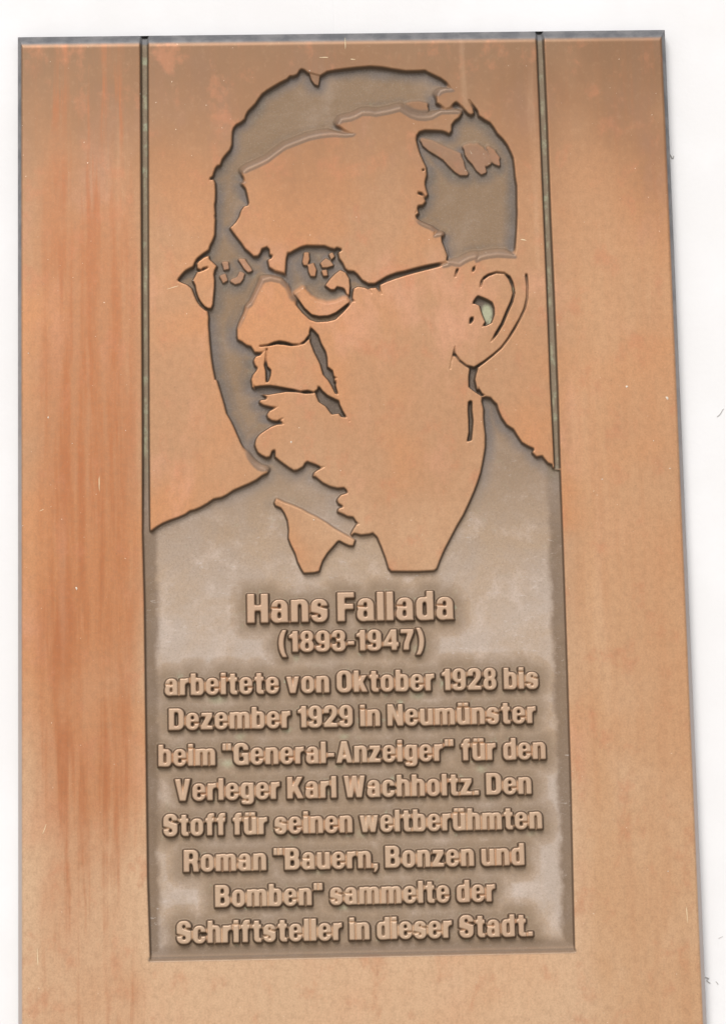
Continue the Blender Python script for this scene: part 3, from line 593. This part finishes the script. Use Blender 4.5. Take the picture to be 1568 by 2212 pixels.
# as-cast ground: grey brown patina, violet grey where it is dusty, browner round the lettering
cloud = q.noise(tc, 22, 5, .6, .5)
cloud2 = q.noise(q.map(tc, (1, 1, 1), (2, 7, 4)), 60, 4, .65)
pat = q.mix(q.ramp(cloud, .36, .66), (0.4, 0.288, 0.195), (0.38, 0.293, 0.225))
pat = q.mix(q.ramp(cloud2, .48, .74, 0, .52), pat, (0.57, 0.46, 0.385))
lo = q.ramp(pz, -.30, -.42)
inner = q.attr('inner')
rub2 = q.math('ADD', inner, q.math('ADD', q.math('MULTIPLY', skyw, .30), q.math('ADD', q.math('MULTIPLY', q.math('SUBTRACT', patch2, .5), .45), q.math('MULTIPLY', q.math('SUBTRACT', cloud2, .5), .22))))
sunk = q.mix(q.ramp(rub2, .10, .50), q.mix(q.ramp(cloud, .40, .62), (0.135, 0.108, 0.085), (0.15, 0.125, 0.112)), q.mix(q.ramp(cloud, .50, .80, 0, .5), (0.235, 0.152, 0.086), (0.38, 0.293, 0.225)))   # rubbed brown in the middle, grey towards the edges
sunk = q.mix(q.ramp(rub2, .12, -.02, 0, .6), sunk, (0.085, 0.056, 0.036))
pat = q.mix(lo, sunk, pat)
pat = q.mix(q.ramp(fine, .35, .8, 0, .35), pat, (0.25, 0.19, 0.14))
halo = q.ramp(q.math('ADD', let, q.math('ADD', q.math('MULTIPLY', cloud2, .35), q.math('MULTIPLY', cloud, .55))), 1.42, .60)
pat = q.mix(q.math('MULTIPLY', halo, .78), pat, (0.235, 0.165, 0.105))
verd = q.math('MULTIPLY', q.ramp(q.noise(tc, 130, 4, .65), .60, .72), q.ramp(let, .35, .08, .10, .65))
pat = q.mix(verd, pat, (0.36, 0.38, 0.26))
grv = q.math('MAXIMUM', q.ramp(q.math('ABSOLUTE', q.math('ADD', px, .1535)), .0050, .0035), q.ramp(q.math('ABSOLUTE', q.math('SUBTRACT', px, .1535)), .0065, .0045))
grv = q.math('MULTIPLY', grv, q.ramp(pz, -.36, -.33))
gcol = q.mix(q.ramp(q.noise(tc, 85, 4, .7), .50, .72), (0.21, 0.16, 0.105), (0.3, 0.31, 0.21))
pat = q.mix(grv, pat, gcol)
bl = q.attr('verdigris')
pat = q.mix(q.math('MULTIPLY', q.ramp(q.math('ADD', bl, q.math('MULTIPLY', q.math('SUBTRACT', cloud2, .5), q.math('MULTIPLY', bl, 2.2))), .12, .80), .85), pat, (0.42, 0.44, 0.29))
band = q.math('MAXIMUM', q.ramp(q.math('ADD', q.math('ABSOLUTE', px), q.math('MULTIPLY', q.math('SUBTRACT', cloud2, .5), .012)), .1440, .1500),
              q.ramp(q.math('ADD', pz, q.math('MULTIPLY', q.math('SUBTRACT', cloud2, .5), .008)), -.6900, -.7000))
pat = q.mix(q.math('MULTIPLY', q.math('MULTIPLY', band, q.ramp(pz, -.33, -.40)), .72), pat, (0.14, 0.09, 0.052))       # brown crust left along the frame
rub = q.math('MULTIPLY', q.ramp(q.noise(q.map(tc, (.6, 1, 1.5), (2, 2, 9)), 240, 4, .7), .57, .72), q.ramp(q.noise(tc, 28, 3, .6), .45, .62))
pat = q.mix(q.math('MULTIPLY', q.math('MULTIPLY', rub, lo), q.ramp(let, .45, .85, .10, .60)), pat, (0.6, 0.54, 0.5))    # pale rubbed specks
pale = q.math('MULTIPLY', q.ramp(q.math('ADD', let, q.math('MULTIPLY', cloud, .5)), 1.05, 1.32), q.ramp(pz, -.40, -.46))
pat = q.mix(q.math('MULTIPLY', pale, q.math('SUBTRACT', .24, q.math('MULTIPLY', band, .24))), pat, (0.6, 0.54, 0.5))
grit = q.noise(tc, 850, 3, .75)
pat = q.mix(q.ramp(grit, .48, .74, 0, .32), pat, (0.16, 0.12, 0.085))
pat = q.mix(q.ramp(grit, .46, .26, 0, .13), pat, (0.6, 0.54, 0.5))
# unpolished walls between ground and face
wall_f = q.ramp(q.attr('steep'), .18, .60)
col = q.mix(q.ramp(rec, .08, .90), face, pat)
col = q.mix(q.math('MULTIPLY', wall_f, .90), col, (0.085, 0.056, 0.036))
col = q.mix(q.ramp(q.attr('slope_dim'), .05, .60, 0, .72), col, q.mix(.50, pat, (0.07, 0.05, 0.036)))          # patina fade, with darkening painted in to offset light on upward slopes
slate = q.mix(q.ramp(cloud2, .35, .65), (0.115, 0.118, 0.125), (0.19, 0.187, 0.188))
slate = q.mix(q.ramp(q.math('ADD', pz, q.math('MULTIPLY', patch2, .2)), .06, -.55, 0, .9), slate, (0.46, 0.4, 0.37))
col = q.mix(q.ramp(rim, .02, .34), col, slate)
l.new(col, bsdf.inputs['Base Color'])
l.new(q.ramp(rec, .0, .10, .30, .0), bsdf.inputs['Metallic'])
l.new(q.math('ADD', q.ramp(rec, .0, .15, .35, .62), q.math('MULTIPLY', streak2, .12)), bsdf.inputs['Roughness'])
bsdf.inputs['Specular IOR Level'].default_value = .4
hgt = q.math('ADD', q.math('MULTIPLY', grain, .5), q.math('ADD', q.math('MULTIPLY', fine, q.ramp(rec, .2, .8, .5, 2.2)), q.math('MULTIPLY', streak, .6)))
bump = n.new('ShaderNodeBump')
bump.inputs['Strength'].default_value = .35
bump.inputs['Distance'].default_value = .00012
l.new(hgt, bump.inputs['Height'])
l.new(bump.outputs['Normal'], bsdf.inputs['Normal'])

m_wall, n, l, bw = mat('white_masonry_paint')
q = G(n, l)
tc = n.new('ShaderNodeTexCoord').outputs['Object']
wcol = q.mix(q.ramp(q.noise(tc, 9, 4, .6), .35, .7), (.755, .760, .768), (.795, .805, .82))
l.new(wcol, bw.inputs['Base Color'])
bw.inputs['Roughness'].default_value = .8
wb = n.new('ShaderNodeBump')
wb.inputs['Strength'].default_value = .25
wb.inputs['Distance'].default_value = .0006
l.new(q.noise(tc, 260, 5, .6), wb.inputs['Height'])
l.new(wb.outputs['Normal'], bw.inputs['Normal'])

def plain(name, col, rough=.6, var=.25):
    m, n, l, b = mat(name)
    q = G(n, l)
    tc = n.new('ShaderNodeTexCoord').outputs['Object']
    d = tuple(c * (1 - var) for c in col)
    l.new(q.mix(q.noise(tc, 300, 3, .6), col, d), b.inputs['Base Color'])
    b.inputs['Roughness'].default_value = rough
    return m
m_fleck = plain('dried_paint', (.74, .66, .55))
m_scratch = plain('bare_metal_scratch', (.80, .66, .42), .4)
m_thread = plain('grey_dust_thread', (.60, .59, .57))

# ------------------------------------------------------------------ objects
def link(name, me, parent=None, material=None):
    o = bpy.data.objects.new(name, me)
    COL.objects.link(o)
    if parent:
        o.parent = parent
    if material:
        me.materials.append(material)
    return o

def field_mesh(name, labels, skirt=False):
    m = np.isin(lab, labels)
    quads = QUAD[m]
    if len(quads) == 0:
        return None
    used, inv = np.unique(quads.ravel(), return_inverse=True)
    co = CO[used]
    nr = NRM[used]
    faces = inv.reshape(-1, 4)
    at = {k: v[used] for k, v in ATTR.items()}
    if skirt:           # close the plate's outer side down to its back
        ring = np.concatenate([IDX[0, :-1], IDX[:-1, -1], IDX[-1, :0:-1], IDX[:0:-1, 0]])
        rv = np.searchsorted(used, ring)
        base = len(co)
        k = len(ring)
        top = co[rv].copy()
        bot = top.copy()
        bot[:, 1] = (FRONT - .002)
        cx = np.array([top[:, 0].mean(), 0, top[:, 2].mean()])
        nn = top * np.array([1, 0, 1]) - cx
        sn = np.zeros_like(nn)
        sn[:, 0] = np.where(np.isclose(top[:, 0], LEFT * MM), -1, np.where(np.isclose(top[:, 0], RIGHT * MM), 1, 0))
        sn[:, 2] = np.where(np.isclose(top[:, 2], BOTZ * MM), -1, np.where(np.isclose(top[:, 2], TOPZ * MM), 1, 0))
        sn /= np.maximum(1e-6, np.linalg.norm(sn, axis=1, keepdims=True))
        co = np.concatenate([co, top, bot])
        nr = np.concatenate([nr, sn, sn])
        a = base + np.arange(k)
        b = base + (np.arange(k) + 1) % k
        faces = np.concatenate([faces, np.stack([a, a + k, b + k, b], -1)])
        one = np.ones(2 * k)
        at = {kk: np.concatenate([v, (one if kk in ('rim', 'lettering') else one * 0)]) for kk, v in at.items()}
    me = bpy.data.meshes.new(name)
    nv, nf = len(co), len(faces)
    me.vertices.add(nv)
    me.vertices.foreach_set('co', co.astype(np.float32).ravel())
    me.loops.add(nf * 4)
    me.loops.foreach_set('vertex_index', faces.astype(np.int32).ravel())
    me.polygons.add(nf)
    me.polygons.foreach_set('loop_start', np.arange(0, nf * 4, 4, dtype=np.int32))
    me.update(calc_edges=True)
    me.polygons.foreach_set('use_smooth', np.ones(nf, bool))
    for k_, v in at.items():
        me.attributes.new(k_, 'FLOAT', 'POINT').data.foreach_set('value', v.astype(np.float32))
    me.normals_split_custom_set_from_vertices(nr.tolist())
    return me

def field_part(name, labels, parent, skirt=False):
    me = field_mesh(name, labels, skirt)
    return link(name, me, parent, m_bronze) if me else None

# the wall: one white rendered surface with a shallow vertical joint above the plaque
def box_mesh(name, boxes):
    me = bpy.data.meshes.new(name)
    v, f = [], []
    for (x0, x1, y0, y1, z0, z1) in boxes:
        b = len(v)
        v += [(x0, y0, z0), (x1, y0, z0), (x1, y1, z0), (x0, y1, z0), (x0, y0, z1), (x1, y0, z1), (x1, y1, z1), (x0, y1, z1)]
        f += [tuple([b + i for i in t_]) for t_ in ((0, 3, 2, 1), (4, 5, 6, 7), (0, 1, 5, 4), (1, 2, 6, 5), (2, 3, 7, 6), (3, 0, 4, 7))]
    me.from_pydata(v, [], f)
    return me
jx = -5.6 * MM
wall = link('wall', box_mesh('wall', [(-2.2, jx - .0006, 0, .2, -TOP, 1.2), (jx - .0006, jx + .0006, .0004, .2, -TOP, 1.2), (jx + .0006, 2.2, 0, .2, -TOP, 1.2)]), None, m_wall)
wall.location = (0, FRONT, TOP)
wall['label'] = 'smooth white painted wall behind the bronze plaque'
wall['category'] = 'wall'

plaque = bpy.data.objects.new('memorial_plaque', None)
COL.objects.link(plaque)
plaque.location = (0, 0, TOP)
plaque.empty_display_size = .1
plaque['label'] = 'copper brown bronze memorial plaque with portrait relief and raised German lettering'
plaque['category'] = 'plaque'

field_part('border', [0], plaque)
field_part('bevelled_edge', [1], plaque, True)
field_part('backing_panel', [2], plaque)
for lb in (10, 11):
    field_part('groove', [lb], plaque)
portrait = field_part('portrait_face', [3], plaque)
field_part('shaded_cheek', [4], portrait)
for lb, nm in ((13, 'mouth'), (14, 'cheek_fold'), (15, 'nostril_line'), (16, 'neck_fold'), (17, 'lip_groove')):
    field_part(nm, [lb], portrait)
field_part('hair', [5], portrait)
field_part('ear', [6], portrait)
field_part('spectacles', [7], portrait)
field_part('jacket', [8], portrait)
field_part('shirt_collar', [9], portrait)
ins = field_part('inscription', [12], plaque)
for k in range(len(LINES)):
    field_part('text_line', [20 + k], ins)

# dried paint spots and bright scratches stuck on the metal: (x, z, half width, half height, turn) in millimetres
def blob(name, x, z, a, b, turn, material, parent, y=0.0, h=.25):
    v, f = [], []
    N = 14
    ca, sa = math.cos(turn), math.sin(turn)
    for r_, hh in ((1.0, -.15), (.8, h * .6), (.4, h)):
        for i in range(N):
            an = 2 * math.pi * i / N
            wob = 1 + .14 * math.sin(3 * an + x) + .10 * math.sin(5 * an + z)
            u, w_ = a * r_ * wob * math.cos(an), b * r_ * wob * math.sin(an)
            v.append(((x + u * ca - w_ * sa) * MM, y - hh * MM, (z + u * sa + w_ * ca) * MM))
    for k in range(2):
        for i in range(N):
            j = (i + 1) % N
            f.append((k * N + i, k * N + j, k * N + N + j, k * N + N + i))
    f.append(tuple(range(2 * N, 3 * N)))
    me = bpy.data.meshes.new(name)
    me.from_pydata(v, [], f)
    me.polygons.foreach_set('use_smooth', np.ones(len(f), bool))
    return link(name, me, parent, material)
for (x, z, a, b, tn) in FLECKS:
    blob('paint_fleck', x, z, a, b, tn, m_fleck, plaque)
for (x, z, a, b, tn) in SCRATCHES:
    blob('scratch', x, z, a, b, tn, m_scratch, plaque, 0.0, .06)

# cobweb threads caught on the wall
def thread(name, points, r, material):
    cu = bpy.data.curves.new(name, 'CURVE')
    cu.dimensions = '3D'
    sp = cu.splines.new('POLY')
    sp.points.add(len(points) - 1)
    for p_, (x, y, z) in zip(sp.points, points):
        p_.co = (x * MM, y * MM, z * MM, 1)
    cu.bevel_depth = r * MM
    cu.bevel_resolution = 1
    o = bpy.data.objects.new(name, cu)
    dg = bpy.context.evaluated_depsgraph_get()
    COL.objects.link(o)
    dg.update()
    me = bpy.data.meshes.new_from_object(o.evaluated_get(bpy.context.evaluated_depsgraph_get()))
    COL.objects.unlink(o)
    bpy.data.objects.remove(o)
    ob = link(name, me, None, material)
    return ob
for (label, p_, r) in THREADS:
    x0, z0 = p_[0]
    o = thread('cobweb_thread', [(x - x0, 0, z - z0) for x, z in p_], r, m_thread)
    o.location = (x0 * MM, FRONT - r * MM, TOP + z0 * MM)
    o['label'] = label
    o['category'] = 'cobweb'
    o['group'] = 'grey threads on the wall'
